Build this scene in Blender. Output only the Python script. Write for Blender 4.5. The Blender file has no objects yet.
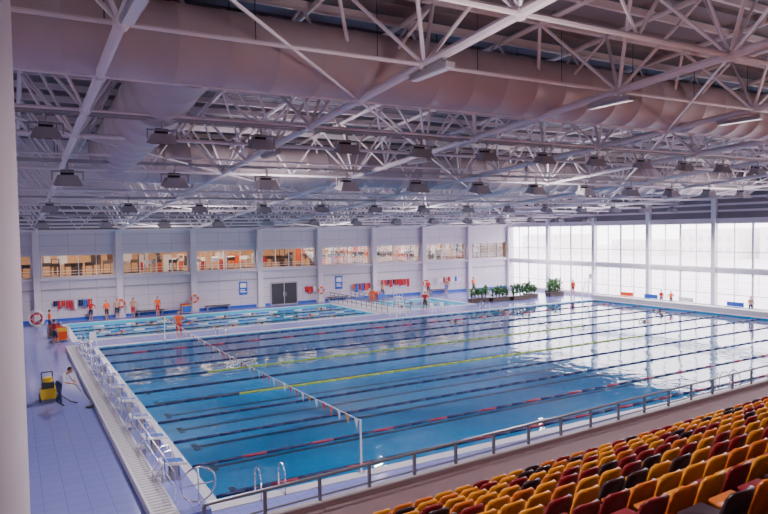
import bpy, math, random
from mathutils import Vector, Matrix
random.seed(7)
S = bpy.context.scene
COL = S.collection

# ------------------------------------------------------------------ materials
def mat(name, col, rough=0.5, metal=0.0, noise=0.0, nscale=3.0, bump=0.0, spec=0.5, emis=None, estr=0.0):
    m = bpy.data.materials.new(name); m.use_nodes = True
    nt = m.node_tree; b = nt.nodes['Principled BSDF']
    b.inputs['Base Color'].default_value = (*col, 1)
    b.inputs['Roughness'].default_value = rough
    b.inputs['Metallic'].default_value = metal
    b.inputs['Specular IOR Level'].default_value = spec
    if emis:
        b.inputs['Emission Color'].default_value = (*emis, 1)
        b.inputs['Emission Strength'].default_value = estr
    if noise > 0 or bump > 0:
        tc = nt.nodes.new('ShaderNodeTexCoord')
        n = nt.nodes.new('ShaderNodeTexNoise'); n.inputs['Scale'].default_value = nscale
        n.inputs['Detail'].default_value = 5
        nt.links.new(tc.outputs['Object'], n.inputs['Vector'])
        if noise > 0:
            mx = nt.nodes.new('ShaderNodeMix'); mx.data_type = 'RGBA'
            mx.inputs[6].default_value = (*[c*(1-noise) for c in col], 1)
            mx.inputs[7].default_value = (*[min(1, c*(1+noise)) for c in col], 1)
            nt.links.new(n.outputs['Fac'], mx.inputs[0])
            nt.links.new(mx.outputs[2], b.inputs['Base Color'])
        if bump > 0:
            bp = nt.nodes.new('ShaderNodeBump'); bp.inputs['Strength'].default_value = bump
            bp.inputs['Distance'].default_value = 0.05
            nt.links.new(n.outputs['Fac'], bp.inputs['Height'])
            nt.links.new(bp.outputs['Normal'], b.inputs['Normal'])
    return m

def tilemat(name, c1, c2, mortar, w, h, rough=0.5, msize=0.02, plane='XY'):
    m = mat(name, c1, rough); nt = m.node_tree; b = nt.nodes['Principled BSDF']
    tc = nt.nodes.new('ShaderNodeTexCoord'); mp = nt.nodes.new('ShaderNodeMapping')
    if plane == 'XZ': mp.inputs['Rotation'].default_value = (-math.pi/2, 0, 0)
    br = nt.nodes.new('ShaderNodeTexBrick'); br.offset = 0.0
    br.inputs['Color1'].default_value = (*c1, 1); br.inputs['Color2'].default_value = (*c2, 1)
    br.inputs['Mortar'].default_value = (*mortar, 1)
    br.inputs['Scale'].default_value = 1.0; br.inputs['Mortar Size'].default_value = msize
    br.inputs['Brick Width'].default_value = w; br.inputs['Row Height'].default_value = h
    nt.links.new(tc.outputs['Object'], mp.inputs['Vector'])
    nt.links.new(mp.outputs['Vector'], br.inputs['Vector'])
    nt.links.new(br.outputs['Color'], b.inputs['Base Color'])
    return m

M_white = mat('white_paint_steel', (.78,.69,.72), .4)
M_roof  = mat('roof_sheet', (.25,.22,.25), .6, noise=.15, nscale=.4)
M_duct  = mat('duct_fabric', (.52,.42,.44), .5, noise=.10, nscale=1.2)
M_wall  = tilemat('wall_panels', (.68,.61,.68), (.64,.58,.66), (.42,.38,.46), 2.34, 1.0, .6, .02, 'XZ')
M_wallp = mat('plaster', (.72,.65,.71), .7, noise=.05, nscale=1)
M_pillar= mat('pillar_paint', (.66,.60,.68), .6, noise=.04, nscale=2)
M_deck  = tilemat('deck_tiles', (.23,.26,.62), (.22,.25,.60), (.17,.19,.48), .6, .6, .14, .012)
M_cop   = mat('coping_tile', (.60,.60,.68), .35, noise=.1, nscale=6)
M_pA    = tilemat('pool_tiles', (.006,.31,.64), (.005,.29,.61), (.01,.36,.66), .8, .8, .4, .02)
M_pB    = tilemat('pool_tiles_light', (.02,.52,.72), (.02,.50,.70), (.04,.57,.75), .5, .5, .4, .02)
M_black = mat('black_tile', (.01,.015,.06), .4)
M_chrome= mat('stainless_steel', (.75,.75,.8), .2, 1.0)
M_galv  = mat('rail_steel', (.20,.20,.25), .4, .5)
M_dark  = mat('dark_metal', (.04,.04,.05), .5)
M_grey  = mat('grey_metal', (.40,.37,.40), .5)
M_lens  = mat('lamp_glass', (.75,.70,.72), .15)
M_seatY = mat('seat_yellow', (.80,.30,.01), .35, noise=.1, nscale=2)
M_seatO = mat('seat_orange', (.66,.16,.01), .35, noise=.1, nscale=2)
M_seatR = mat('seat_red', (.24,.008,.015), .35, noise=.1, nscale=2)
M_seatK = mat('seat_dark', (.035,.012,.02), .35)
M_stand = mat('stand_concrete', (.15,.09,.10), .7, noise=.2, nscale=2)
M_par   = mat('parapet_paint', (.26,.17,.19), .6, noise=.1, nscale=2)
M_green = mat('leaves', (.05,.18,.04), .6, noise=.5, nscale=5)
M_soil  = mat('planter_box', (.10,.07,.06), .7, noise=.2)
M_orange= mat('orange_plastic', (.90,.11,.01), .4)
M_yellow= mat('yellow_plastic', (.85,.55,.02), .4)
M_blue  = mat('blue_plastic', (.03,.12,.55), .4)
M_red   = mat('red_cloth', (.6,.02,.03), .7)
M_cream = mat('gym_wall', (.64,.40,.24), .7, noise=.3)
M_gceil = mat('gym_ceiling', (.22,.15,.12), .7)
M_whitec= mat('white_cloth', (.85,.85,.88), .8)
M_skin  = mat('skin', (.55,.30,.20), .6)
M_hair  = mat('hair', (.03,.02,.015), .7)
M_navy  = mat('navy_cloth', (.02,.03,.10), .8)
M_eye   = mat('eye_dark', (.02,.02,.02), .3)
M_ropeD = mat('rope_dark', (.02,.02,.10), .4)
M_ropeR = mat('rope_red', (.30,.02,.06), .4)
M_ropeY = mat('rope_yellow', (.42,.55,.05), .4)
M_ground= mat('outdoor_paving', (.72,.68,.69), .9, noise=.1, nscale=.3)
M_bld   = mat('outdoor_building', (.80,.74,.76), .8, noise=.06, nscale=.2)
M_bldw  = mat('outdoor_building_glass', (.60,.58,.64), .8)
M_gymlamp = mat('gym_lamp', (1,.9,.75), .5, emis=(1,.75,.5), estr=9)

def glassmat():
    m = bpy.data.materials.new('window_glass'); m.use_nodes = True; nt = m.node_tree; nt.nodes.clear()
    o = nt.nodes.new('ShaderNodeOutputMaterial'); t = nt.nodes.new('ShaderNodeBsdfTransparent')
    t.inputs[0].default_value = (.97,.96,.98,1)
    g = nt.nodes.new('ShaderNodeBsdfGlossy'); g.inputs['Roughness'].default_value = .02
    mx = nt.nodes.new('ShaderNodeMixShader'); mx.inputs[0].default_value = .06
    nt.links.new(t.outputs[0], mx.inputs[1]); nt.links.new(g.outputs[0], mx.inputs[2]); nt.links.new(mx.outputs[0], o.inputs[0])
    return m
M_glass = glassmat()

def watermat(name, tint, bs):
    m = bpy.data.materials.new(name); m.use_nodes = True; nt = m.node_tree; nt.nodes.clear()
    N = nt.nodes.new; L = nt.links.new
    o = N('ShaderNodeOutputMaterial'); t = N('ShaderNodeBsdfTransparent'); t.inputs[0].default_value = (*tint,1)
    g = N('ShaderNodeBsdfGlossy'); g.inputs['Roughness'].default_value = .04; g.inputs[0].default_value=(1,1,1,1)
    f = N('ShaderNodeFresnel'); f.inputs['IOR'].default_value = 1.36
    mx = N('ShaderNodeMixShader'); tc = N('ShaderNodeTexCoord')
    n1 = N('ShaderNodeTexNoise'); n1.inputs['Scale'].default_value = .5; n1.inputs['Detail'].default_value = 2
    n2 = N('ShaderNodeTexNoise'); n2.inputs['Scale'].default_value = 2.4; n2.inputs['Detail'].default_value = 2
    a = N('ShaderNodeMath'); a.operation='MULTIPLY_ADD'; a.inputs[1].default_value=.25
    L(tc.outputs['Object'], n1.inputs['Vector']); L(tc.outputs['Object'], n2.inputs['Vector'])
    L(n2.outputs['Fac'], a.inputs[0]); L(n1.outputs['Fac'], a.inputs[2])
    b = N('ShaderNodeBump'); b.inputs['Strength'].default_value = bs; b.inputs['Distance'].default_value = .2
    L(a.outputs[0], b.inputs['Height']); L(b.outputs['Normal'], g.inputs['Normal']); L(b.outputs['Normal'], f.inputs['Normal'])
    L(f.outputs[0], mx.inputs[0]); L(t.outputs[0], mx.inputs[1]); L(g.outputs[0], mx.inputs[2]); L(mx.outputs[0], o.inputs[0])
    return m
M_water = watermat('water', (.86,.96,.98), .15)

# ------------------------------------------------------------------ mesh builder
class MB:
    def __init__(s, mats): s.v=[]; s.f=[]; s.m=[]; s.mats=mats
    def mi(s, m):
        if m not in s.mats: s.mats.append(m)
        return s.mats.index(m)
    def add(s, vs, fs, m):
        o=len(s.v); s.v += [tuple(p) for p in vs]; k=s.mi(m)
        for f in fs: s.f.append([i+o for i in f]); s.m.append(k)
    def box(s, a, b, m, T=None):
        x0,y0,z0=a; x1,y1,z1=b
        vs=[Vector(p) for p in ((x0,y0,z0),(x1,y0,z0),(x1,y1,z0),(x0,y1,z0),(x0,y0,z1),(x1,y0,z1),(x1,y1,z1),(x0,y1,z1))]
        if T: vs=[T@p for p in vs]
        s.add(vs, [(0,3,2,1),(4,5,6,7),(0,1,5,4),(1,2,6,5),(2,3,7,6),(3,0,4,7)], m)
    def tube(s, p, q, r, m, n=6, r2=None):
        p=Vector(p); q=Vector(q); d=q-p
        if d.length<1e-6: return
        d.normalize(); u=d.cross(Vector((0,0,1)))
        if u.length<.01: u=d.cross(Vector((1,0,0)))
        u.normalize(); w=d.cross(u); r2=r if r2 is None else r2; vs=[]
        for i in range(n):
            a=2*math.pi*i/n; c=u*math.cos(a)+w*math.sin(a); vs+= [p+c*r, q+c*r2]
        fs=[(2*i,2*i+1,2*((i+1)%n)+1,2*((i+1)%n)) for i in range(n)]
        fs+= [tuple(2*i for i in range(n)), tuple(2*i+1 for i in reversed(range(n)))]
        s.add(vs, fs, m)
    def path(s, pts, r, m, n=6):
        for a,b in zip(pts,pts[1:]): s.tube(a,b,r,m,n)
    def sph(s, c, r, m, nu=10, nv=7, T=None):
        if not hasattr(r,'__len__'): r=(r,r,r)
        c=Vector(c); vs=[]; fs=[]
        for j in range(nv+1):
            ph=math.pi*j/nv
            for i in range(nu):
                a=2*math.pi*i/nu
                p=c+Vector((r[0]*math.sin(ph)*math.cos(a), r[1]*math.sin(ph)*math.sin(a), r[2]*math.cos(ph)))
                vs.append(T@p if T else p)
        for j in range(nv):
            for i in range(nu):
                fs.append((j*nu+i, (j+1)*nu+i, (j+1)*nu+(i+1)%nu, j*nu+(i+1)%nu))
        s.add(vs, fs, m)
    def revolve(s, path, m, n=20):
        vs=[]; fs=[]
        up=Vector((0,0,1))
        for p,d,r in path:
            u=d.cross(up).normalized(); w=u.cross(d).normalized()
            for i in range(n):
                a=2*math.pi*i/n; vs.append(p+u*math.cos(a)*r+w*math.sin(a)*r)
        for j in range(len(path)-1):
            for i in range(n):
                fs.append((j*n+i, j*n+(i+1)%n, (j+1)*n+(i+1)%n, (j+1)*n+i))
        fs.append(tuple(range(n))); fs.append(tuple(reversed([ (len(path)-1)*n+i for i in range(n)])))
        s.add(vs, fs, m)
    def torus(s, c, R, r, m, axis='Y', n=20, k=6):
        vs=[]; fs=[]; c=Vector(c)
        for i in range(n):
            a=2*math.pi*i/n
            for j in range(k):
                b=2*math.pi*j/k; rr=R+r*math.cos(b); h=r*math.sin(b)
                if axis=='Y': p=Vector((rr*math.cos(a),h,rr*math.sin(a)))
                elif axis=='X': p=Vector((h,rr*math.cos(a),rr*math.sin(a)))
                else: p=Vector((rr*math.cos(a),rr*math.sin(a),h))
                vs.append(c+p)
        for i in range(n):
            for j in range(k):
                fs.append((i*k+j,((i+1)%n)*k+j,((i+1)%n)*k+(j+1)%k,i*k+(j+1)%k))
        s.add(vs, fs, m)
    def obj(s, name, smooth=False, parent=None):
        me=bpy.data.meshes.new(name); me.from_pydata(s.v,[],s.f)
        for m in s.mats: me.materials.append(m)
        me.polygons.foreach_set('material_index', s.m)
        if smooth: me.polygons.foreach_set('use_smooth',[True]*len(s.f))
        me.update(); ob=bpy.data.objects.new(name,me); COL.objects.link(ob)
        if parent: ob.parent=parent
        return ob
def B(): return MB([])

# ------------------------------------------------------------------ dimensions
XL,XR = -4.0, 58.0
YN,YB = -5.0, 67.0
BAY=7.03; C0=2.0
PA=(5.1,55.0,18.75,49.6); PB=(4.2,30.0,53.5,64.0); PC=(34.0,42.0,54.5,62.0)
def zb(y): return 13.0-.069*y          # lower chord level

# ------------------------------------------------------------------ floor with pool openings
b=B()
xs=sorted({XL,XR,PA[0],PA[1],PB[0],PB[1],PC[0],PC[1]}); ys=sorted({YN,YB,PA[2],PA[3],PB[2],PB[3],PC[2],PC[3]})
for i in range(len(xs)-1):
    for j in range(len(ys)-1):
        cx=(xs[i]+xs[i+1])/2; cy=(ys[j]+ys[j+1])/2
        if any(p[0]<cx<p[1] and p[2]<cy<p[3] for p in (PA,PB,PC)): continue
        b.add([(xs[i],ys[j],0),(xs[i+1],ys[j],0),(xs[i+1],ys[j+1],0),(xs[i],ys[j+1],0)],[(0,1,2,3)],M_deck)
b.obj('floor')
def pool(P, depth, mt, nm, wl=-.10):
    x0,x1,y0,y1=P; b=B()
    b.add([(x0,y0,-depth),(x1,y0,-depth),(x1,y1,-depth),(x0,y1,-depth),(x0,y0,0),(x1,y0,0),(x1,y1,0),(x0,y1,0)],
          [(0,1,2,3),(0,4,5,1),(1,5,6,2),(2,6,7,3),(3,7,4,0)],mt)
    b.obj(nm+'_basin')
    b=B(); b.add([(x0,y0,wl),(x1,y0,wl),(x1,y1,wl),(x0,y1,wl)],[(0,1,2,3)],M_water); b.obj(nm+'_water')
    b=B(); w=.45
    b.box((x0-w,y0-w,0),(x1+w,y0,.03),M_cop); b.box((x0-w,y1,0),(x1+w,y1+w,.03),M_cop)
    b.box((x0-w,y0,0),(x0,y1,.03),M_cop); b.box((x1,y0,0),(x1+w,y1,.03),M_cop)
    b.obj(nm+'_coping')
pool(PA,1.9,M_pA,'competition_pool'); pool(PB,1.3,M_pB,'training_pool'); pool(PC,.8,M_pB,'childrens_pool')

LP=3.0; NL=10; Y0=19.5
b=B()
for i in range(NL):
    y=Y0+LP*(i+.5)
    b.box((PA[0]+2,y-.14,-1.9),(PA[1]-2,y+.14,-1.885),M_black)
    for x in (PA[0]+2,PA[1]-2): b.box((x-.13,y-.5,-1.9),(x+.13,y+.5,-1.884),M_black)
b.obj('pool_lane_marking')
def rope(y,x0,x1,mats,z=-.08,nm='lane_rope',r=.06,seg=.9):
    b=B(); x=x0; i=0; n=8
    b.tube((x0,y,z),(x1,y,z),.02,M_dark,5)
    while x<x1-.1:
        e=min(x+seg-.03,x1)
        b.tube((x,y,z),(e,y,z),r,mats[i%len(mats)],n); x+=seg; i+=1
    b.obj(nm,True)
for i in range(NL+1):
    y=Y0+LP*i
    if i==NL: y-=.3
    ms=[M_ropeD,M_ropeD,M_ropeR] if i in (0,1,9) else [M_ropeD]
    if i in (4,6): rope(y,PA[0]+.1,PA[1]-.1,[M_ropeD]*5+[M_ropeY]*34+[M_ropeD]*17,r=.055)
    else: rope(y,PA[0]+.1,PA[1]-.1,ms)
for i in range(1,5):
    rope(PB[2]+2.1*i,PB[0]+.1,PB[1]-.1,[M_ropeD] if i%2 else [M_blue,M_blue,M_whitec],nm='training_lane_rope',r=.05)
b=B()
for i in range(5):
    y=PB[2]+2.1*(i+.5); b.box((PB[0]+1.5,y-.15,-1.3),(PB[1]-1.5,y+.15,-1.285),M_navy)
b.obj('training_lane_marking')

# ------------------------------------------------------------------ back wall
b=B()
wy=YB; zt=8.25
wz0,wz1=4.1,6.15
cols=[C0+BAY*k for k in range(0,9)]
b.box((XL,wy,-.0),(XR,wy+.3,wz0),M_wall); b.box((XL,wy,wz1),(XR,wy+.3,zt),M_wall); b.box((XL,wy,zt),(XR,wy+.3,11.3),M_roof)
for k,x in enumerate(cols):
    b.box((x-.42,wy,wz0),(x+.42,wy+.3,wz1),M_wall)
b.box((XL,wy,wz0),(XL+.4,wy+.3,wz1),M_wall)
b.obj('wall_back')
b=B()
for x in cols:
    b.box((x-.28,wy-.55,0),(x+.28,wy,8.5),M_wallp)
    b.box((x-.4,wy-.65,0),(x+.4,wy,.3),M_wallp)
b.obj('wall_columns')
b=B()
b.box((XL,wy-.35,wz0-.28),(XR,wy,wz0-.08),M_wallp)
b.box((XL,wy-.12,2.9),(XR,wy,3.0),M_grey)
b.box((XL,wy-.06,wz1+.05),(XR,wy,wz1+.2),M_wallp)
b.box((XL,wy-.3,8.2),(XR,wy,8.5),M_wallp)
b.box((XL,wy-.04,0),(XR,wy,.25),M_blue)
b.obj('trim_1')
bays=[(XL+.4,cols[0]-.42)]+[(cols[k]+.42,cols[k+1]-.42) for k in range(8)]
for n,(x0,x1) in enumerate(bays):
    b=B(); f=.06
    b.box((x0,wy+.08,wz0),(x1,wy+.2,wz0+f),M_whitec); b.box((x0,wy+.08,wz1-f),(x1,wy+.2,wz1),M_whitec)
    nn=4
    for i in range(nn+1):
        x=x0+(x1-x0)*i/nn; x=min(max(x,x0+f/2),x1-f/2)
        b.box((x-f/2,wy+.08,wz0+f),(x+f/2,wy+.2,wz1-f),M_whitec)
    b.box((x0,wy+.13,wz0+f),(x1,wy+.14,wz1-f),M_glass)
    for z in (wz0+.55,wz0+.3,): b.tube((x0,wy+.26,z),(x1,wy+.26,z),.025,M_whitec)
    b.obj('window_%d'%(n+1))
# gym gallery behind the windows
b=B()
b.box((XL,wy+.3,wz0-.5),(XR,wy+7,wz0-.3),M_soil)
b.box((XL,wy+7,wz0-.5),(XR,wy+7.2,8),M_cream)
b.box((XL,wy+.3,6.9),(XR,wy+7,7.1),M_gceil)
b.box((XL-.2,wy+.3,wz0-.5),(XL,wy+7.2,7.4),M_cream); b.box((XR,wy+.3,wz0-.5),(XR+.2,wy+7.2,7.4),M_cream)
b.obj('gym_room')
b=B(); x=XL+1
pal=[M_orange,M_whitec,M_whitec,M_red,M_whitec,M_soil,M_orange,M_soil,M_dark]
while x<XR-3:
    w=random.uniform(.3,1.5); z=wz0+random.choice([-.3,.3,.9]); b.box((x,wy+6.9,z),(x+w,wy+6.98,z+random.uniform(.6,1.9)),random.choice(pal)); x+=w+random.uniform(.2,1.2)
b.obj('gym_wall_panels')
b=B(); x=XL+1.5
while x<XR-2:
    y=wy+random.choice([1.4,2.2,3.8,5.2]); z=wz0-.3; c=random.choice([M_dark,M_grey,M_dark,M_dark,M_whitec])
    b.box((x-.35,y-.8,z),(x+.35,y+.8,z+.2),M_dark)             # treadmill deck
    b.tube((x-.33,y-.6,z+.2),(x-.33,y-.75,z+1.3),.035,c); b.tube((x+.33,y-.6,z+.2),(x+.33,y-.75,z+1.3),.035,c)
    b.box((x-.4,y-.85,z+1.2),(x+.4,y-.65,z+1.55),c)
    b.tube((x-.33,y-.75,z+1.15),(x-.33,y-.1,z+1.05),.03,c); b.tube((x+.33,y-.75,z+1.15),(x+.33,y-.1,z+1.05),.03,c)
    if random.random()<.4:
        h=random.uniform(1.8,2.3)
        b.tube((x+.5,y,z),(x+.5,y,z+h),.05,c); b.tube((x+.5,y,z+h),(x+1.1,y,z+h),.05,c); b.tube((x+1.1,y,z),(x+1.1,y,z+h),.05,c)
        b.box((x+.65,y-.1,z+.3),(x+.95,y+.2,z+1.2),random.choice([M_red,M_dark,M_orange]))
    x+=random.uniform(.6,1.15)
b.obj('gym_equipment')
b=B(); x=XL+2
while x<XR-3:
    b.box((x,wy+1.2,6.8),(x+1.6,wy+1.5,6.9),M_gymlamp); b.box((x,wy+4,6.8),(x+1.6,wy+4.3,6.9),M_gymlamp); x+=3.2
b.obj('gym_ceiling_lamps')

# door, posters, lifebuoys, towel racks
b=B(); dx=25.9
b.box((dx-1.6,wy-.1,0),(dx+1.6,wy-.02,2.5),M_grey); b.box((dx-1.45,wy-.13,.1),(dx-.06,wy-.1,2.35),M_dark); b.box((dx+.06,wy-.13,.1),(dx+1.45,wy-.1,2.35),M_dark)
b.tube((dx-.15,wy-.2,.9),(dx-.15,wy-.2,1.4),.025,M_chrome); b.tube((dx+.15,wy-.2,.9),(dx+.15,wy-.2,1.4),.025,M_chrome)
b.obj('door_1')
def poster(x,z,w,h,m1,m2):
    b=B(); b.box((x-w/2,wy-.08,z-h/2),(x+w/2,wy-.02,z+h/2),m1)
    b.box((x-w*.35,wy-.09,z+h*.05),(x+w*.35,wy-.08,z+h*.38),m2); b.box((x-w*.35,wy-.09,z-h*.3),(x+w*.35,wy-.08,z-h*.22),m2)
    b.box((x-w*.35,wy-.09,z-h*.15),(x+w*.2,wy-.08,z-h*.08),m2); b.obj('notice_board')
poster(21.3,2.05,.9,1.4,M_blue,M_whitec); poster(32.6,2.05,.9,1.5,M_blue,M_whitec)
for x in (cols[1],cols[2],cols[4],cols[6]):
    b=B(); b.torus((x,wy-.66,1.35),.34,.09,M_orange,'Y')
    for a in range(4):
        an=math.pi/4+a*math.pi/2; b.sph((x+.34*math.cos(an),wy-.66,1.35+.34*math.sin(an)),(.1,.105,.1),M_whitec,8,6)
    b.obj('lifebuoy',True)
def towels(x0,x1,z,cols_):
    b=B(); b.tube((x0,wy-.25,z),(x1,wy-.25,z),.025,M_chrome)
    for xx in (x0,x1,(x0+x1)/2): b.tube((xx,wy-.25,z),(xx,wy,z),.02,M_chrome)
    x=x0+.05
    while x<x1-.2:
        w=random.uniform(.18,.42); h=random.uniform(.45,.95); c=random.choice(cols_); n=5; vs=[];fs=[]
        for side in (0,1):
            for i in range(n+1):
                xx=x+w*i/n; yy=wy-.29+.03*math.sin(i*2.1)+.02*side
                vs+= [(xx,yy,z+.03),(xx,yy-.02,z-h)]
        k=2*(n+1)
        for i in range(n):
            fs+=[(2*i,2*i+1,2*i+3,2*i+2),(k+2*i,k+2*i+2,k+2*i+3,k+2*i+1)]
        b.add(vs,fs,c); x+=w+random.uniform(.02,.15)
    b.obj('towel_rack')
towels(3.2,6.5,1.9,[M_red,M_navy,M_whitec,M_blue]); towels(28.2,29.6,1.8,[M_red,M_whitec]); towels(34.2,36.6,1.8,[M_blue,M_red,M_orange])
towels(38.0,42.2,2.0,[M_red,M_red,M_navy,M_whitec]); towels(46,50,1.9,[M_blue,M_whitec,M_red])
b=B()
for x in (10.5,17.2,31,45): 
    b.box((x,wy-.5,.42),(x+2.6,wy-.1,.48),M_soil)
    for xx in (x+.2,x+2.4): b.box((xx-.04,wy-.45,0),(xx+.04,wy-.15,.42),M_grey)
b.obj('bench_row')

# ------------------------------------------------------------------ right glass wall
GB=7.3; gcols=[YB-.3-GB*k for k in range(0,9)]
b=B()
for y in gcols:
    b.box((XR-.35,y-.2,0),(XR+.2,y+.2,9.0 if y>50 else zb(y)+.6),M_whitec)
b.obj('wall_columns_right')
b=B()
b.box((XR-.2,YN,3.5),(XR+.2,YB,3.9),M_whitec)
b.box((XR-.2,YN,8.15),(XR+.2,YB,8.6),M_wallp)
b.box((XR-.15,YN,0),(XR+.15,YB,.3),M_wallp)
b.obj('trim_2')
b=B()
b.add([(XR+.1,YN,8.5),(XR+.1,YB,8.5),(XR+.1,YB,zb(YB)+3),(XR+.1,YN,zb(YN)+3)],[(0,1,2,3)],M_roof)
for z in (9.2,9.8,10.4,11.0,11.6,12.2):
    ymax=min(YB,(13+2.2-z)/.069)
    b.box((XR-.02,YN,z),(XR+.1,ymax,z+.2),M_white)
b.obj('wall_right')
for n in range(len(gcols)-1):
    y1=gcols[n]-.2; y0=gcols[n+1]+.2; b=B()
    for (z0,z1) in ((.3,3.5),(3.9,8.15)):
        for i in range(5):
            y=y0+(y1-y0)*i/4; w=.09 if i==2 else .03
            b.box((XR-.05,y-w,z0),(XR+.08,y+w,z1),M_whitec)
        b.box((XR-.04,y0,z0),(XR+.06,y1,z0+.08),M_whitec); b.box((XR-.04,y0,z1-.08),(XR+.06,y1,z1),M_whitec)
        zm=z0+(z1-z0)*.36
        b.box((XR-.03,y0,zm-.03),(XR+.05,y1,zm+.03),M_whitec)
        b.box((XR,y0,z0),(XR+.01,y1,z1),M_glass)
    b.obj('window_%d'%(n+20))
b=B(); b.add([(XL,YN,0),(XL,YB,0),(XL,YB,zb(YB)+2.5),(XL,YN,zb(YN)+2.5)],[(0,1,2,3)],M_wallp); b.obj('wall_left')
b=B(); b.add([(XL,YN,0),(XR,YN,0),(XR,YN,zb(YN)+3),(XL,YN,zb(YN)+3)],[(0,1,2,3)],M_wallp); b.obj('wall_front')

# outdoors
b=B(); b.add([(XR+.2,-80,-.1),(260,-80,-.1),(260,200,-.1),(XR+.2,200,-.1)],[(0,1,2,3)],M_ground); b.obj('outdoor_ground')
b=B(); y=-20
while y<150:
    w=random.uniform(10,22); h=random.uniform(4,8); x=random.uniform(125,150)
    b.box((x,y,-.1),(x+12,y+w,h),M_bld)
    yy=y+1.5
    while yy<y+w-1.5:
        for zz in (1.2,4.0):
            if zz+1.4<h: b.box((x-.05,yy,zz),(x,yy+1.1,zz+1.4),M_bldw)
        yy+=2.4
    y+=w+random.uniform(2,8)
b.obj('outdoor_buildings')
b=B(); y=0
while y<90:
    b.tube((74,y,-.1),(74,y,2.2),.05,M_bldw); y+=2.5
for z in (.3,1.2,2.1): b.tube((74,0,z),(74,90,z),.03,M_bldw)
b.obj('outdoor_fence')

# ------------------------------------------------------------------ roof
b=B(); D=2.4
b.add([(XL,YN,zb(YN)+D+.3),(XR+.2,YN,zb(YN)+D+.3),(XR+.2,YB+.3,zb(YB)+D+.3),(XL,YB+.3,zb(YB)+D+.3)],[(0,1,2,3)],M_roof)
y=YN
while y<YB:
    b.box((XL,y,zb(y)+D+.16),(XR,y+.12,zb(y)+D+.3),M_roof); y+=1.17
b.obj('ceiling')
trx=[C0+BAY*k for k in range(-1,9)]
ST=3.5
for x in trx:
    if x<XL: x=XL+.3
    b=B(); W=1.5
    b.tube((x,YN,zb(YN)),(x,YB,zb(YB)),.12,M_white,8)
    for sx in (-W,W): b.tube((x+sx,YN,zb(YN)+D),(x+sx,YB,zb(YB)+D),.09,M_white,6)
    y=YN+1.0
    while y<YB-.5:
        p=Vector((x,y,zb(y)))
        for dy in (-ST/2,ST/2):
            yy=y+dy
            if YN<yy<YB:
                for sx in (-W,W): b.tube(p,(x+sx,yy,zb(yy)+D),.055,M_white,6)
        b.sph(p,.17,M_white,8,5)
        if y+ST/2<YB: b.tube((x-W,y+ST/2,zb(y+ST/2)+D),(x+W,y+ST/2,zb(y+ST/2)+D),.05,M_white)
        y+=ST
    b.obj('roof_truss')
ycross=[YN+1+ST*2*i for i in range(11)]
for y in ycross:
    if y>YB-.5: continue
    b=B(); b.tube((XL,y,zb(y)),(XR,y,zb(y)),.075,M_white,8); z0=zb(y); z1=zb(y)+D
    b.tube((XL,y,z1),(XR,y,z1),.075,M_white,6)
    for k in range(-1,9):
        xa=C0+BAY*k; n=4
        for i in range(n):
            a=xa+BAY*i/n; c=xa+BAY*(i+1)/n
            if a<XL or c>XR: continue
            za,zc=(z0,z1) if i%2==0 else (z1,z0)
            b.tube((a,y,za),(c,y,zc),.045,M_white)
    b.obj('roof_cross_truss')
b=B(); y=YN+1+ST
while y<YB:
    b.tube((XL,y,zb(y)),(XR,y,zb(y)),.05 if y<35 else .09,M_white,6)
    y+=ST*2
y=YN+1+ST/2
while y<YB:
    h=.02 if y<38 else .16
    b.box((XL,y-.06,zb(y)+D-h),(XR,y+.06,zb(y)+D+.2),M_white); y+=ST/2
for k in range(-1,8):
    xa=max(C0+BAY*k,XL); xb=C0+BAY*(k+1)
    for i,y in enumerate(ycross[:-1]):
        if (i+k)%2: continue
        y2=ycross[i+1]
        if y2>YB: continue
        b.tube((xa,y,zb(y)),(xb,y2,zb(y2)),.04,M_white)
b.obj('roof_purlins')

# ducts
def duct(name,pts,R,rib=1.25,m=M_duct):
    path=[]
    for a,c in zip(pts,pts[1:]):
        a=Vector(a); c=Vector(c); d=(c-a); L=d.length; d.normalize()
        n=max(1,int(L/rib)) if L>rib else 1
        for i in range(n):
            p=a+d*(L*i/n)
            path+= [(p,d,R),(p+d*.03,d,R*1.02),(p+d*.06,d,R*1.02),(p+d*.09,d,R)]
    path.append((Vector(pts[-1]),d,R))
    b=B(); b.revolve(path,m,28); return b.obj(name,True)
zd=zb(16.9)+.95
duct('ventilation_duct',[(XL,16.9,zd),(XR-1,16.9,zd)],.98)
z2=zb(34)+.95
el=[(4.2,17.0,zd),(4.2,19,zd-.05),(4.2,24,zb(24)+.8),(4.2,29,zb(29)+.85),(4.2,31.5,zb(31)+.9)]
for i in range(1,8):
    a=math.pi/2*i/8
    el.append((4.2+2.5-2.5*math.cos(a),31.5+2.5*math.sin(a),z2))
el.append((6.7,34.0,z2)); el.append((XR-1,34.0,z2))
duct('ventilation_duct',el,1.05)
b=B()
for y,z in ((16.9,zd),(34,z2)):
    x=2
    while x<XR-2:
        for s in (-1,1): b.tube((x,y+s*1.08,z),(x,y+s*1.08,zb(y)+D+.3),.015,M_dark,4)
        x+=BAY/2
b.obj('duct_hangers')

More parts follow.
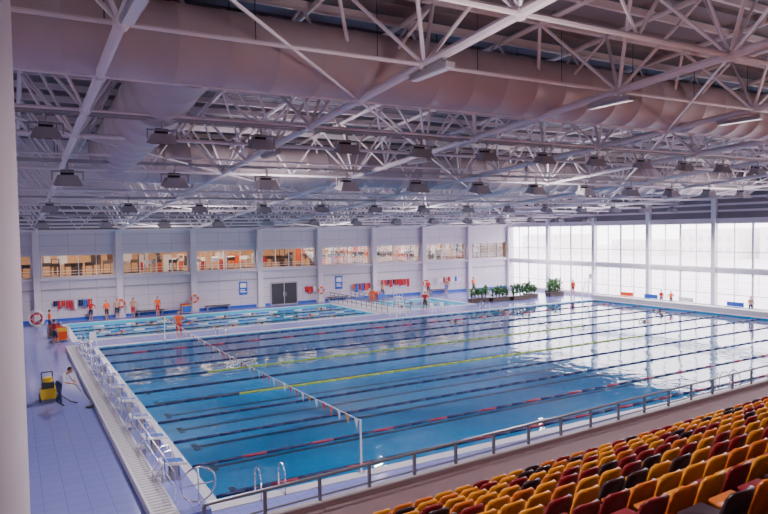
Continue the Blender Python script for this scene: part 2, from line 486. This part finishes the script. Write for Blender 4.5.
def lampmesh():
    b=B()
    b.tube((0,0,0),(0,0,-.25),.03,M_grey)
    b.box((-.42,-.03,-.30),(.42,.03,-.25),M_grey)
    for s in (-1,1): b.box((s*.42-.02,-.03,-.55),(s*.42+.02,.03,-.25),M_grey)
    vs=[(-.40,-.28,-.72),(.40,-.28,-.72),(.40,.30,-.62),(-.40,.30,-.62),(-.26,-.16,-.40),(.26,-.16,-.40),(.26,.2,-.36),(-.26,.2,-.36)]
    b.add(vs,[(0,3,2,1),(4,5,6,7),(0,1,5,4),(1,2,6,5),(2,3,7,6),(3,0,4,7)],M_grey)
    b.add([(-.36,-.25,-.725),(.36,-.25,-.725),(.36,.27,-.632),(-.36,.27,-.632)],[(0,3,2,1)],M_lens)
    b.box((-.18,.05,-.36),(.18,.25,-.22),M_dark)
    return b.obj('floodlight')
lm=lampmesh(); first=True
rows=[(20.9,3.2,1.0,1.05),(29.0,4.2,2.1,1.35),(41,4.2,2.0,1.15),(52,4.2,2.0,1.15)]
for (y,sp,xs0,sc) in rows:
    x=xs0
    while x<XR-1:
        if first: o=lm; first=False
        else: o=bpy.data.objects.new('floodlight',lm.data); COL.objects.link(o)
        o.location=(x,y,zb(y)-.07); o.scale=(sc,sc,sc); x+=sp
    b=B(); 
    for dy in (-.2,.2): b.box((XL,y+dy-.03,zb(y)-.06),(XR,y+dy+.03,zb(y)+.04),M_grey)
    x=XL
    while x<XR: b.box((x,y-.2,zb(y)-.02),(x+.05,y+.2,zb(y)+.02),M_grey); x+=.7
    b.obj('lighting_catwalk_rail')
for (x,y) in ((9.03,13.2),(16.06,13.8),(9.03,24.5),(16.06,24.5),(23.1,14),(2,12)):
    b=B(); z=zb(y)-.25
    b.box((x-.13,y-.8,z-.06),(x+.13,y+.8,z+.06),M_grey); b.box((x-.1,y-.76,z-.09),(x+.1,y+.76,z-.06),M_lens)
    for dy in (-.5,.5): b.tube((x,y+dy,z),(x,y+dy,z+.25),.02,M_grey)
    b.obj('linear_luminaire')

# ------------------------------------------------------------------ pillar by the stand
b=B(); n=32; vs=[]; fs=[]
for i in range(n):
    a=2*math.pi*i/n; vs+=[(-.72+.8*math.cos(a),7.0+.8*math.sin(a),0),(-.72+.8*math.cos(a),7.0+.8*math.sin(a),zb(7)+D)]
for i in range(n): fs.append((2*i,2*((i+1)%n),2*((i+1)%n)+1,2*i+1))
b.add(vs,fs,M_pillar); b.obj('round_pillar',True)

# ------------------------------------------------------------------ stand
th=math.radians(3.0); O=Vector((4.0,16.3,0)); U=Vector((math.cos(th),math.sin(th),0)); Wd=Vector((math.sin(th),-math.cos(th),0))
TS=Matrix(((U.x,Wd.x,0,O.x),(U.y,Wd.y,0,O.y),(0,0,1,0),(0,0,0,1)))   # local (s,w,z)
SE=49.0
b=B()
b.box((0,0,0),(SE,.18,.42),M_par,TS); b.box((-.02,-.03,.42),(SE,.21,.47),M_grey,TS)
b.obj('stand_parapet')
b=B()
def T(s,w,z): return TS@Vector((s,w,z))
s=0
while s<=SE:
    b.box((s-.04,.05,.47),(s+.04,.13,1.12),M_galv,TS); s+=1.63
b.tube(T(0,.09,1.15),T(SE,.09,1.15),.05,M_galv,8)
b.tube(T(0,.09,.60),T(SE,.09,.60),.03,M_galv,6)
b.obj('stand_railing')
RP,RR=1.0,.42; NR=11; W0=2.7; Zf=.5; NT=14
prof=[(.18,0),(.18,.30),(W0,.30)]
for n in range(NT):
    z=Zf+RR*n; prof+=[(W0+RP*n,z),(W0+RP*(n+1),z)]
prof+=[(W0+RP*NT,0)]
vs=[T(0,w,z) for w,z in prof]+[T(SE,w,z) for w,z in prof]; k=len(prof)
fs=[(i,(i+1)%k,(i+1)%k+k,i+k) for i in range(k)]+[tuple(range(k)),tuple(reversed(range(k,2*k)))]
b=B(); b.add(vs,fs,M_stand); b.obj('stand_terrace')
b=B(); b.box((XL,YN,6.1),(4.0,.9,6.35),M_stand); b.obj('stand_concourse_slab')
def seatgeo():
    vs=[]; fs=[]
    nI,nJ=5,5; hw=[.21,.225,.225,.21,.15]; zz=[.40,.52,.66,.78,.84]; yy=[.03,-.01,-.05,-.085,-.10]
    for side in (0,1):
        for j in range(nJ):
            for i in range(nI):
                t=-1+2*i/(nI-1); x=hw[j]*t; y=yy[j]+.05*t*t-(.035 if side else 0)
                vs.append((x,y,zz[j]-(.02*t*t if j==nJ-1 else 0)))
    g=nI*nJ
    for j in range(nJ-1):
        for i in range(nI-1):
            a=j*nI+i; fs.append((a,a+1,a+nI+1,a+nI)); fs.append((g+a,g+a+nI,g+a+nI+1,g+a+1))
    for i in range(nI-1):
        a=(nJ-1)*nI+i; fs.append((a,a+1,g+a+1,g+a))
    for j in range(nJ-1):
        a=j*nI; fs.append((a,a+nI,g+a+nI,g+a)); a=j*nI+nI-1; fs.append((a,g+a,g+a+nI,a+nI))
    o=len(vs)
    for z in (0,1):
        for (x,y,h) in ((-.21,.0,.41),(.21,.0,.41),(.22,.30,.42),(.19,.42,.44),(-.19,.42,.44),(-.22,.30,.42),):
            vs.append((x,y,h+(.035 if z else 0)))
    fs+=[tuple(o+i for i in (5,4,3,2,1,0)),tuple(o+6+i for i in range(6))]
    for i in range(6): fs.append((o+i,o+(i+1)%6,o+6+(i+1)%6,o+6+i))
    o=len(vs)
    for (x,y,z) in ((-.04,.05,.0),(.04,.05,.0),(.04,.15,0),(-.04,.15,0),(-.04,.05,.41),(.04,.05,.41),(.04,.3,.41),(-.04,.3,.41)): vs.append((x,y,z))
    fs+=[tuple(o+i for i in f) for f in ((0,3,2,1),(0,1,5,4),(1,2,6,5),(2,3,7,6),(3,0,4,7))]
    return [(x*1.22,y*1.22,z*1.15) for x,y,z in vs],fs
sv,sf=seatgeo()
b=B(); R2=random.Random(3)
for n in range(NR):
    s=1.9
    while s<SE-.6:
        if not (20.5<s<21.9 or 35<s<36.4):
            r=R2.random()
            m=M_seatY if r<.44 else (M_seatO if r<.63 else (M_seatR if r<.86 else M_seatK))
            wq=W0+RP*n+.72; z=Zf+RR*n
            b.add([T(s+x,wq-y,z+h) for x,y,h in sv],sf,m)
        s+=.62
b.obj('spectator_seats',True)

# ------------------------------------------------------------------ starting platform + blocks
b=B()
b.box((3.1,18.0,0),(3.8,50.0,.28),M_cop); b.box((3.8,18.0,0),(4.65,50.0,.24),M_deck)
y=18.1
while y<49.9: b.box((3.18,y,.28),(3.72,y+.09,.29),M_grey); y+=.22
b.obj('starting_platform')
def block(i,y,x,sgn,zbase):
    e=bpy.data.objects.new('starting_block',None); COL.objects.link(e); e.location=(x,y,zbase)
    b=B()
    def P(a): return (sgn*a[0],a[1],a[2])
    def bx(a,c,m):
        x0,x1=sorted((sgn*a[0],sgn*c[0])); b.box((x0,a[1],a[2]),(x1,c[1],c[2]),m)
    bx((-.12,-.2,0),(.12,.2,.45),M_grey)
    vs=[P((-.40,-.3,.52)),P((.38,-.3,.42)),P((.38,.3,.42)),P((-.40,.3,.52)),P((-.40,-.3,.60)),P((.38,-.3,.50)),P((.38,.3,.50)),P((-.40,.3,.60))]
    b.add(vs,[(0,3,2,1),(4,5,6,7),(0,1,5,4),(1,2,6,5),(2,3,7,6),(3,0,4,7)],M_whitec)
    b.add([P((-.32,-.22,.60)),P((.30,-.22,.52)),P((.30,.22,.52)),P((-.32,.22,.60))],[(0,1,2,3)],M_blue)
    bx((-.62,-.22,.18),(-.36,.22,.24),M_cop)
    for s in (-.24,.24):
        b.path([P((-.6,s,0)),P((-.6,s,.2)),P((-.38,s,.52))],.022,M_chrome)
        b.path([P((-.3,s*1.2,.0)),P((-.32,s*1.2,.95)),P((-.1,s*1.2,.98)),P((.05,s*1.2,.55))],.02,M_chrome)
    bx((.12,-.22,.08),(.15,.22,.40),M_blue)
    b.obj('block_body',parent=e)
    cu=bpy.data.curves.new('number','FONT'); cu.body=str(i); cu.size=.3; cu.extrude=.004; cu.align_x='CENTER'; cu.align_y='CENTER'
    t=bpy.data.objects.new('number',cu); COL.objects.link(t); t.parent=e; t.location=(-sgn*.125,0,.3)
    t.rotation_euler=(math.pi/2,0,-sgn*math.pi/2); cu.materials.append(M_dark)
for i in range(NL):
    block(NL-i,Y0+LP*(i+.5),4.25,1,.24)
b=B(); b.box((55.48,18.6,0),(56.2,50.2,.42),M_cop); b.box((55.46,18.6,.42),(56.25,50.2,.5),M_whitec); b.obj('turning_platform')
b=B(); y=18.9
while y<49: 
    b.tube((3.87,y,.24),(3.87,y,1.15),.02,M_chrome); y+=1.5
b.tube((3.87,18.9,1.15),(3.87,49,1.15),.022,M_chrome); b.tube((3.87,18.9,.72),(3.87,49,.72),.016,M_chrome)
b.obj('platform_handrail')
def ladder(x,y,ang=0):
    b=B(); R=Matrix.Translation((x,y,0))@Matrix.Rotation(ang,4,'Z')
    for s in (-.38,.38):
        pts=[]
        for k in range(9):
            a=math.pi*k/8; pts.append(R@Vector((s,-.28*math.cos(a)-.1,.55+.35*math.sin(a))))
        b.path([R@Vector((s,-.38,0))]+pts+[R@Vector((s,.18,-1.2))],.026,M_chrome,8)
    for z in (-.25,-.55,-.85): b.tube(R@Vector((-.38,.18,z)),R@Vector((.38,.18,z)),.025,M_chrome)
    b.obj('pool_ladder',True)
ladder(6.6,PA[2]-.05); ladder(30,PA[2]-.05); ladder(40,PA[3]+.05,math.pi); ladder(14,PA[3]+.05,math.pi)
b=B(); b.torus((4.4,18.4,.85),.5,.03,M_chrome,'Y',24,6); b.tube((4.4,18.4,.24),(4.4,18.4,.35),.03,M_chrome); b.tube((4.4,18.4,.35),(4.4,18.4,1.35),.02,M_chrome); b.tube((3.9,18.4,.85),(4.9,18.4,.85),.02,M_chrome); b.obj('hose_reel',True)

b=B(); xf=9.75; ya=PA[2]-.15; yb_=PA[3]+.15
for y in (ya,yb_):
    b.tube((xf,y,0.03),(xf,y,1.8),.035,M_whitec,8); b.tube((xf,y,0.03),(xf,y,.08),.14,M_chrome,10)
n=48; pr=None
for i in range(n+1):
    t=i/n; y=ya+(yb_-ya)*t; z=1.77-.22*math.sin(math.pi*t); p=(xf,y,z)
    if pr:
        b.tube(pr,p,.012,M_whitec,5)
        m=[M_red,M_whitec,M_seatY,M_whitec,M_orange][i%5]
        y2=(pr[1]+y)/2
        b.add([(xf,y2-.14,z),(xf,y2+.14,z),(xf+.03,y2,z-.36)],[(0,1,2)],m)
    pr=p
b.obj('backstroke_flag_line')

def reel(x,y):
    b=B()
    for s in (-.7,.7):
        b.torus((x,y+s,.75),.62,.03,M_whitec,'Y',24,6)
        for a in range(6):
            an=a*math.pi/3; b.tube((x,y+s,.75),(x+.6*math.cos(an),y+s,.75+.6*math.sin(an)),.018,M_whitec)
        b.tube((x-.45,y+s*1.1,.06),(x,y+s*1.1,.75),.03,M_grey); b.tube((x+.45,y+s*1.1,.06),(x,y+s*1.1,.75),.03,M_grey)
        b.tube((x-.5,y+s*1.1,.06),(x+.5,y+s*1.1,.06),.04,M_grey)
    for i in range(9):
        b.torus((x,y-.56+.14*i,.75),.42,.07,[M_red,M_blue,M_whitec][i%3],'Y',20,6)
    b.obj('lane_rope_reel',True)
reel(1.8,64.5)
def crate(x,y,cols_):
    b=B(); b.box((x-.5,y-.7,.08),(x+.5,y+.7,.14),M_grey)
    for sx in (-.48,.48):
        for sy in (-.68,.68): b.box((x+sx-.02,y+sy-.02,0),(x+sx+.02,y+sy+.02,1.1),M_grey)
        b.box((x+sx-.02,y-.7,1.06),(x+sx+.02,y+.7,1.1),M_grey)
    k=0; yy=y-.6
    while yy<y+.6:
        h=random.uniform(.55,.85); c=cols_[k%len(cols_)]; b.box((x-.4,yy,.14),(x+.4,yy+.05,.14+h),c); yy+=.08; k+=1
    b.obj('kickboard_rack')
crate(3.1,54.6,[M_orange,M_red,M_yellow]); crate(2.8,57.0,[M_soil,M_orange]); crate(15.0,65.9,[M_blue,M_yellow,M_red]); crate(36.0,63.6,[M_blue,M_orange])
def pchair(x,y,ang,m):
    b=B(); R=Matrix.Translation((x,y,0))@Matrix.Rotation(ang,4,'Z')
    b.box((-.22,-.22,.43),(.22,.22,.46),m,R); b.box((-.21,-.25,.46),(.21,-.21,.88),m,R)
    for sx in (-.2,.2):
        for sy in (-.2,.2): b.tube(R@Vector((sx,sy,.43)),R@Vector((sx*1.15,sy*1.15,0)),.018,m)
        b.path([R@Vector((sx*1.1,-.2,.66)),R@Vector((sx*1.1,.18,.66)),R@Vector((sx*1.1,.2,.44))],.016,m)
    b.obj('plastic_chair')
for (x,y,a) in ((5.0,51.4,3.1),(35,51.4,3.1),(36.2,51.4,3.1)): pchair(x,y,a,M_whitec)

b=B(); b.box((30.6,52.6,0),(33.4,65.5,.18),M_cop)
for x in (30.7,33.3):
    y=52.7
    while y<65.5: b.tube((x,y,.18),(x,y,1.15),.035,M_galv); y+=1.05
    for z in (1.15,.85,.5): b.tube((x,52.7,z),(x,65.4,z),.03,M_galv)
b.obj('walkway_bridge')
def chair(x,y,ang):
    b=B(); R=Matrix.Translation((x,y,0))@Matrix.Rotation(ang,4,'Z')
    f=lambda a,c_,d: R@Vector((a,c_,d))
    for sx in (-1,1):
        b.tube(f(sx*.55,-.6,0),f(sx*.28,-.25,1.75),.035,M_whitec); b.tube(f(sx*.55,.6,0),f(sx*.28,.25,1.75),.035,M_whitec)
        b.tube(f(sx*.28,-.25,1.75),f(sx*.28,-.35,2.6),.03,M_whitec); b.tube(f(sx*.28,-.28,2.05),f(sx*.28,.25,2.05),.03,M_whitec); b.tube(f(sx*.28,.25,2.05),f(sx*.28,.25,1.75),.03,M_whitec)
        b.tube(f(sx*.47,-.45,.5),f(sx*.47,.45,.5),.025,M_whitec)
    for z in (.35,.7,1.05,1.4):
        t=z/1.75; b.tube(f(-.55+.27*t,.6-.35*t,z),f(.55-.27*t,.6-.35*t,z),.028,M_whitec)
    b.box((-.3,-.28,1.72),(.3,.28,1.79),M_whitec,R); b.box((-.3,-.36,2.1),(.3,-.3,2.6),M_whitec,R); b.box((-.25,.25,1.2),(.25,.5,1.24),M_whitec,R)
    b.obj('lifeguard_chair')
chair(31,51.2,math.pi)
chair(56.9,52,math.pi/2)

def planter(x,y,L,h):
    e=bpy.data.objects.new('potted_palm_planter',None); COL.objects.link(e); e.location=(x,y,0)
    b=B(); b.box((-L/2,-.35,0),(L/2,.35,.4),M_soil); b.box((-L/2-.04,-.39,.36),(L/2+.04,.39,.42),M_soil); b.obj('planter_box',parent=e)
    b=B(); k=int(L/.4)
    for i in range(k):
        px=-L/2+.25+i*(L-.5)/max(1,k-1); hh=h*random.uniform(.7,1.15)
        b.tube((px,0,.35),(px,0,hh*.6),.04,M_soil,5)
        for j in range(26):
            a=random.uniform(0,2*math.pi); l=random.uniform(.4,.85); up=random.uniform(.1,.75)
            p0=Vector((px,0,random.uniform(.4,hh*.7))); d=Vector((math.cos(a),math.sin(a),0))
            side=Vector((-d.y,d.x,0))*.12
            p1=p0+d*l*.5+Vector((0,0,up*.8)); p2=p0+d*l+Vector((0,0,up*.45))
            b.add([p0,p1+side,p1-side,p2],[(0,1,2),(1,3,2)],M_green)
    b.obj('palm_leaves',parent=e)
planter(43.9,55.6,2.4,1.9); planter(46.5,55.2,2.4,2.1); planter(49.1,54.8,2.4,2.0); planter(51.4,55.6,1.6,1.8); planter(55.0,55.4,2.2,2.1); planter(56.6,57.5,1.6,1.9)

for (y,m) in ((44,M_blue),(40,M_whitec),(35,M_blue),(47,M_orange),(31,M_blue)):
    b=B(); b.box((56.8,y-.8,.42),(57.2,y+.8,.48),m); b.box((57.2,y-.8,.5),(57.25,y+.8,.9),m)
    for yy in (y-.6,y+.6): b.box((56.85,yy-.03,0),(57.2,yy+.03,.42),M_grey)
    b.obj('pool_bench')

b=B(); cx,cy=1.35,35.2
b.box((cx-.34,cy-.45,.14),(cx+.34,cy+.45,.62),M_yellow); b.box((cx-.27,cy-.34,.62),(cx+.27,cy+.34,.92),M_dark)
b.tube((cx,cy-.05,.92),(cx,cy-.05,1.12),.22,M_yellow,14)
for sx in (-.36,.36):
    for sy in (-.32,.32): b.tube((cx+sx-.04,cy+sy,.15),(cx+sx+.04,cy+sy,.15),.15,M_dark,12)
b.path([(cx-.24,cy+.45,.5),(cx-.24,cy+.7,1.25),(cx+.24,cy+.7,1.25),(cx+.24,cy+.45,.5)],.03,M_dark)
b.path([(cx+.3,cy,.5),(cx+.6,cy-.5,.2),(cx+.9,cy-1.1,.06),(2.5,33.6,.06)],.03,M_dark)
b.obj('cleaning_machine')

# ------------------------------------------------------------------ people
def person(name, loc, yaw, shirt, legs, shank=None, bend=0.0, arms='down', stride=0.0, hair=M_hair, H=1.9, foot=None, shortsleeve=True, tool=None):
    shank=shank or M_skin; foot=foot or M_skin
    J={}; piv=Vector((0,0,.93))
    Rb=Matrix.Rotation(-bend,4,'X')
    def up(p): return piv+(Rb@(Vector(p)-piv))
    J['pel']=piv.copy(); J['sp']=up((0,.005,1.10)); J['ch']=up((0,0,1.30)); J['nk']=up((0,0,1.45)); J['hb']=up((0,.015,1.53))
    for s,n in ((-1,'L'),(1,'R')):
        sh=up((s*.18,0,1.40)); J['sh'+n]=sh
        if arms=='down' : e=up((s*.245,-.03,1.12)); w=up((s*.25,.08,.87))
        elif arms=='hips': e=up((s*.39,-.10,1.17)); w=up((s*.18,.05,1.02))
        elif arms=='up': e=up((s*.30,.10,1.60)); w=up((s*.16,.14,1.82))
        elif arms=='out': e=up((s*.42,.05,1.32)); w=up((s*.60,.16,1.45))
        else: e=sh+Vector((s*.05,.10,-.27)); w=e+Vector((-s*.10,.24,-.06))
        J['el'+n]=e; J['wr'+n]=w
        st=stride*s; J['hp'+n]=Vector((s*.095,0,.90))
        J['kn'+n]=Vector((s*.10,st*.5+.04,.50)); J['an'+n]=Vector((s*.105,st,.09)); J['to'+n]=Vector((s*.12,st+.16,.035))
    rad={'pel':.13,'sp':.125,'ch':.15,'nk':.06,'hb':.05,'sh':.07,'el':.046,'wr':.03,'hp':.098,'kn':.064,'an':.044,'to':.036}
    E=[('pel','sp'),('sp','ch'),('ch','nk'),('nk','hb')]
    for n in 'LR': E+=[('ch','sh'+n),('sh'+n,'el'+n),('el'+n,'wr'+n),('pel','hp'+n),('hp'+n,'kn'+n),('kn'+n,'an'+n),('an'+n,'to'+n)]
    names=list(J); me=bpy.data.meshes.new('tmp'); me.from_pydata([J[k] for k in names],[(names.index(a),names.index(c)) for a,c in E],[])
    ob=bpy.data.objects.new('tmp',me); COL.objects.link(ob)
    md=ob.modifiers.new('s','SKIN'); sd=ob.modifiers.new('u','SUBSURF'); sd.levels=2; sd.render_levels=2
    sk=me.skin_vertices[0].data
    for i,k in enumerate(names):
        r=rad.get(k) or rad[k[:2]]
        sk[i].radius=(r*(1.2 if k in('ch','pel','sp') else 1),r*(.82 if k in('ch','sp') else 1)); sk[i].use_root=(k=='pel')
    dg=bpy.context.evaluated_depsgraph_get(); dg.update()
    em=bpy.data.meshes.new_from_object(ob.evaluated_get(dg))
    bpy.data.objects.remove(ob)
    def mfor(a,c):
        q=(a[:2],c[:2])
        if q in (('pe','sp'),('sp','ch'),('ch','sh'),): return shirt
        if q==('ch','nk'): return shirt
        if q==('sh','el'): return shirt
        if q==('el','wr'): return M_skin if shortsleeve else shirt
        if q==('nk','hb'): return M_skin
        if q in (('pe','hp'),('hp','kn')): return legs
        if q==('kn','an'): return shank
        return foot
    b=B(); segs=[(J[a],J[c],mfor(a,c)) for a,c in E]
    b.v+= [tuple(v.co) for v in em.vertices]
    for p in em.polygons:
        c=p.center; best=None;bd=9
        for a,q,m in segs:
            d=q-a; t=max(0,min(1,(c-a).dot(d)/d.length_squared)); dd=(c-(a+d*t)).length
            if dd<bd: bd=dd;best=m
        b.f.append(list(p.vertices)); b.m.append(b.mi(best))
    bpy.data.meshes.remove(em)
    hd=J['hb']; tilt=bend*.6; TH=Matrix.Translation(hd)@Matrix.Rotation(-tilt,4,'X')
    b.sph((0,.02,.10),(.076,.095,.118),M_skin,12,9,TH)
    b.sph((0,-.012,.135),(.084,.102,.098),hair,12,8,TH)
    b.sph((0,.118,.085),(.014,.02,.022),M_skin,6,5,TH)
    for s in (-1,1):
        b.sph((s*.03,.103,.108),(.012,.01,.008),M_eye,6,4,TH); b.sph((s*.078,.015,.095),(.012,.022,.03),M_skin,6,5,TH)
    b.sph((0,.106,.048),(.024,.008,.007),M_red,6,4,TH)
    for s,n in ((-1,'L'),(1,'R')):
        w=J['wr'+n]; d=(w-J['el'+n]).normalized(); sd_=d.cross(Vector((0,1,0) if abs(d.y)<.9 else (0,0,1))).normalized(); nn=d.cross(sd_)
        TP=Matrix.Translation(w)@Matrix((sd_,nn,d)).transposed().to_4x4()
        b.sph((0,0,.045),(.038,.018,.052),M_skin,8,6,TP)
        for i,(o,l) in enumerate(((-.028,.06),(-.01,.072),(.01,.068),(.027,.052))):
            p0=TP@Vector((o,0,.075)); p1=TP@Vector((o*1.1,.012,.075+l*.5)); p2=TP@Vector((o*1.1,.035,.075+l*.9))
            b.tube(p0,p1,.009,M_skin,6,.008); b.tube(p1,p2,.008,M_skin,6,.006)
        p0=TP@Vector((-s*.03,0,.03)); p1=TP@Vector((-s*.055,.015,.06)); p2=TP@Vector((-s*.055,.03,.085))
        b.tube(p0,p1,.011,M_skin,6,.009); b.tube(p1,p2,.009,M_skin,6,.007)
    if tool=='pole':
        m_=(J['wrL']+J['wrR'])/2+Vector((0,.05,-.03)); b.tube(m_+Vector((0,-.25,.25)),Vector((m_.x,m_.y+.7,.06)),.02,M_chrome)
        b.box((m_.x-.25,m_.y+.6,.01),(m_.x+.25,m_.y+.78,.07),M_dark)
    o=b.obj(name,True); k=H/1.74; o.scale=(k,k,k); o.location=loc; o.rotation_euler=(0,0,yaw)
    return o
person('cleaner',(1.75,33.8,0),-2.3,M_whitec,M_navy,M_navy,bend=.85,arms='fwd',stride=.16,tool='pole',foot=M_dark,H=2.1)
person('lifeguard',(2.6,59.6,0),-1.4,M_orange,M_navy,None,0,'down',.05)
person('lifeguard',(10.9,50.3,0),2.9,M_orange,M_red,None,0,'hips',.04,H=2.1)
person('coach',(6.3,65.6,0),2.6,M_red,M_navy,None,0,'hips')
person('coach',(7.6,65.2,0),3.4,M_orange,M_dark,None,0,'down',.08)
person('swimmer_standing',(8.6,65.8,0),3.0,M_skin,M_navy,None,0,'down')
person('swimmer_standing',(10.0,65.6,0),2.4,M_skin,M_red,None,0,'hips')
person('lifeguard',(12.2,65.3,0),3.1,M_orange,M_red,None,0,'down',.1)
person('swimmer_standing',(2.6,52.6,0),-1.2,M_red,M_navy,None,0,'down',.12)
person('lifeguard',(32,58.0,.18),2.8,M_orange,M_orange,None,0,'down',.1)
person('lifeguard',(35.2,53.0,0),2.2,M_red,M_dark,None,0,'hips')
person('swimmer_standing',(37.5,65.4,0),3.0,M_skin,M_navy,None,0,'out')
person('coach',(43.5,64.8,0),2.6,M_red,M_dark,None,0,'down',.1)
person('swimmer_standing',(46.5,65.2,0),2.4,M_skin,M_blue,None,0,'down')
person('coach',(50.5,65.0,0),3.3,M_orange,M_dark,None,0,'down')
person('lifeguard',(56.5,54.0,0),1.6,M_orange,M_red,None,0,'down',.1)
person('spectator_child',(56.6,42.3,0),1.7,M_red,M_navy,None,0,'down',.1,H=1.5)
person('spectator_child',(56.6,41.2,0),2.6,M_orange,M_navy,None,0,'hips',0,H=1.5)
person('swimmer_standing',(56.6,33.2,0),1.7,M_skin,M_navy,None,0,'down',.1,M_hair,1.6)
person('swimmer_standing',(55.8,28.6,.5),1.5,M_orange,M_orange,None,.5,'fwd',.1,M_hair,1.6)

def swimmer(x,y,yaw,cap):
    b=B(); R=Matrix.Translation((x,y,-.1))@Matrix.Rotation(yaw,4,'Z')
    b.sph((0,0,.08),(.10,.12,.12),M_skin,9,7,R); b.sph((0,-.01,.12),(.108,.125,.10),cap,9,6,R)
    b.sph((0,-.25,-.03),(.22,.26,.09),M_skin,10,6,R); b.sph((0,-.85,-.08),(.13,.5,.09),M_navy,9,6,R)
    b.path([R@Vector((.2,-.15,0)),R@Vector((.3,.15,.22)),R@Vector((.2,.45,.02))],.045,M_skin,7)
    b.path([R@Vector((-.2,-.15,-.02)),R@Vector((-.28,-.5,-.05))],.045,M_skin,7)
    b.obj('swimmer',True)
for i in range(16):
    swimmer(6.5+1.4*i+random.uniform(-.3,.3),PB[2]+1.05+2.1*random.randint(0,4),random.choice([-1.57,1.57]),random.choice([M_hair,M_hair,M_red,M_navy]))
for i in range(5): swimmer(35+1.3*i,random.uniform(56,61),random.uniform(0,6),random.choice([M_hair,M_red,M_navy]))
for (x,l) in ((33,8),(46,5),(52,6),(41,9),(50,2)): swimmer(x,Y0+LP*(l+.5),1.57,random.choice([M_hair,M_navy]))

# ------------------------------------------------------------------ lights and world
w=bpy.data.worlds.new('World'); S.world=w; w.use_nodes=True; nt=w.node_tree
bg=nt.nodes['Background']; sky=nt.nodes.new('ShaderNodeTexSky'); sky.sky_type='HOSEK_WILKIE'; sky.turbidity=6; sky.sun_direction=(.6,-.3,.6)
mx=nt.nodes.new('ShaderNodeMix'); mx.data_type='RGBA'; mx.inputs[0].default_value=.85; mx.inputs[7].default_value=(1,.94,.98,1)
nt.links.new(sky.outputs[0],mx.inputs[6]); nt.links.new(mx.outputs[2],bg.inputs[0]); bg.inputs[1].default_value=11.0
def spot(x,y,z,pw,col,up=False,ang=150,rad=.15):  # added fill light for the hall; the floodlight fixtures are unlit
    l=bpy.data.lights.new('hall_fill','SPOT'); l.energy=pw; l.color=col; l.spot_size=math.radians(ang); l.spot_blend=.6; l.shadow_soft_size=rad
    o=bpy.data.objects.new('hall_fill',l); COL.objects.link(o); o.location=(x,y,z)
    if up: o.rotation_euler=(math.pi,0,0)
for y in (20.9,41,58):
    for x in (7,23,39,53):
        spot(x,y,zb(y)-1.1,3700,(1,.90,.93))
for x in (6,20,36): spot(x,9,zb(9)-.6,2600,(1,.86,.84))
for y in (29,45,60):
    for x in (10,28,46): spot(x+2,y,zb(y)-2.0,1000,(1,.90,.93),True,165)  # added upward fill to brighten the roof, no fixture here
for x in (8,24,42): spot(x,9,zb(9)-3.0,500,(1,.86,.88),True,165)
for x in (6,20,34,48):
    l=bpy.data.lights.new('gym_light','AREA'); l.shape='RECTANGLE'; l.size=10; l.size_y=2; l.energy=700; l.color=(1,.78,.58)
    o=bpy.data.objects.new('gym_light',l); COL.objects.link(o); o.location=(x,wy+2.8,6.78)

# ------------------------------------------------------------------ camera
cam=bpy.data.cameras.new('camera'); co=bpy.data.objects.new('camera',cam); COL.objects.link(co); S.camera=co
cam.sensor_width=36; cam.lens=647/768*36; cam.clip_end=1000
hd=math.radians(30); p=math.radians(2.39); rho=math.radians(.92)
F=Vector((math.sin(hd)*math.cos(p),math.cos(hd)*math.cos(p),-math.sin(p)))
R0=Vector((math.cos(hd),-math.sin(hd),0)); U0=R0.cross(F)
R=R0*math.cos(rho)-U0*math.sin(rho); Uu=R0*math.sin(rho)+U0*math.cos(rho)
co.matrix_world=Matrix(((R.x,Uu.x,-F.x,0),(R.y,Uu.y,-F.y,0),(R.z,Uu.z,-F.z,8.0),(0,0,0,1)))
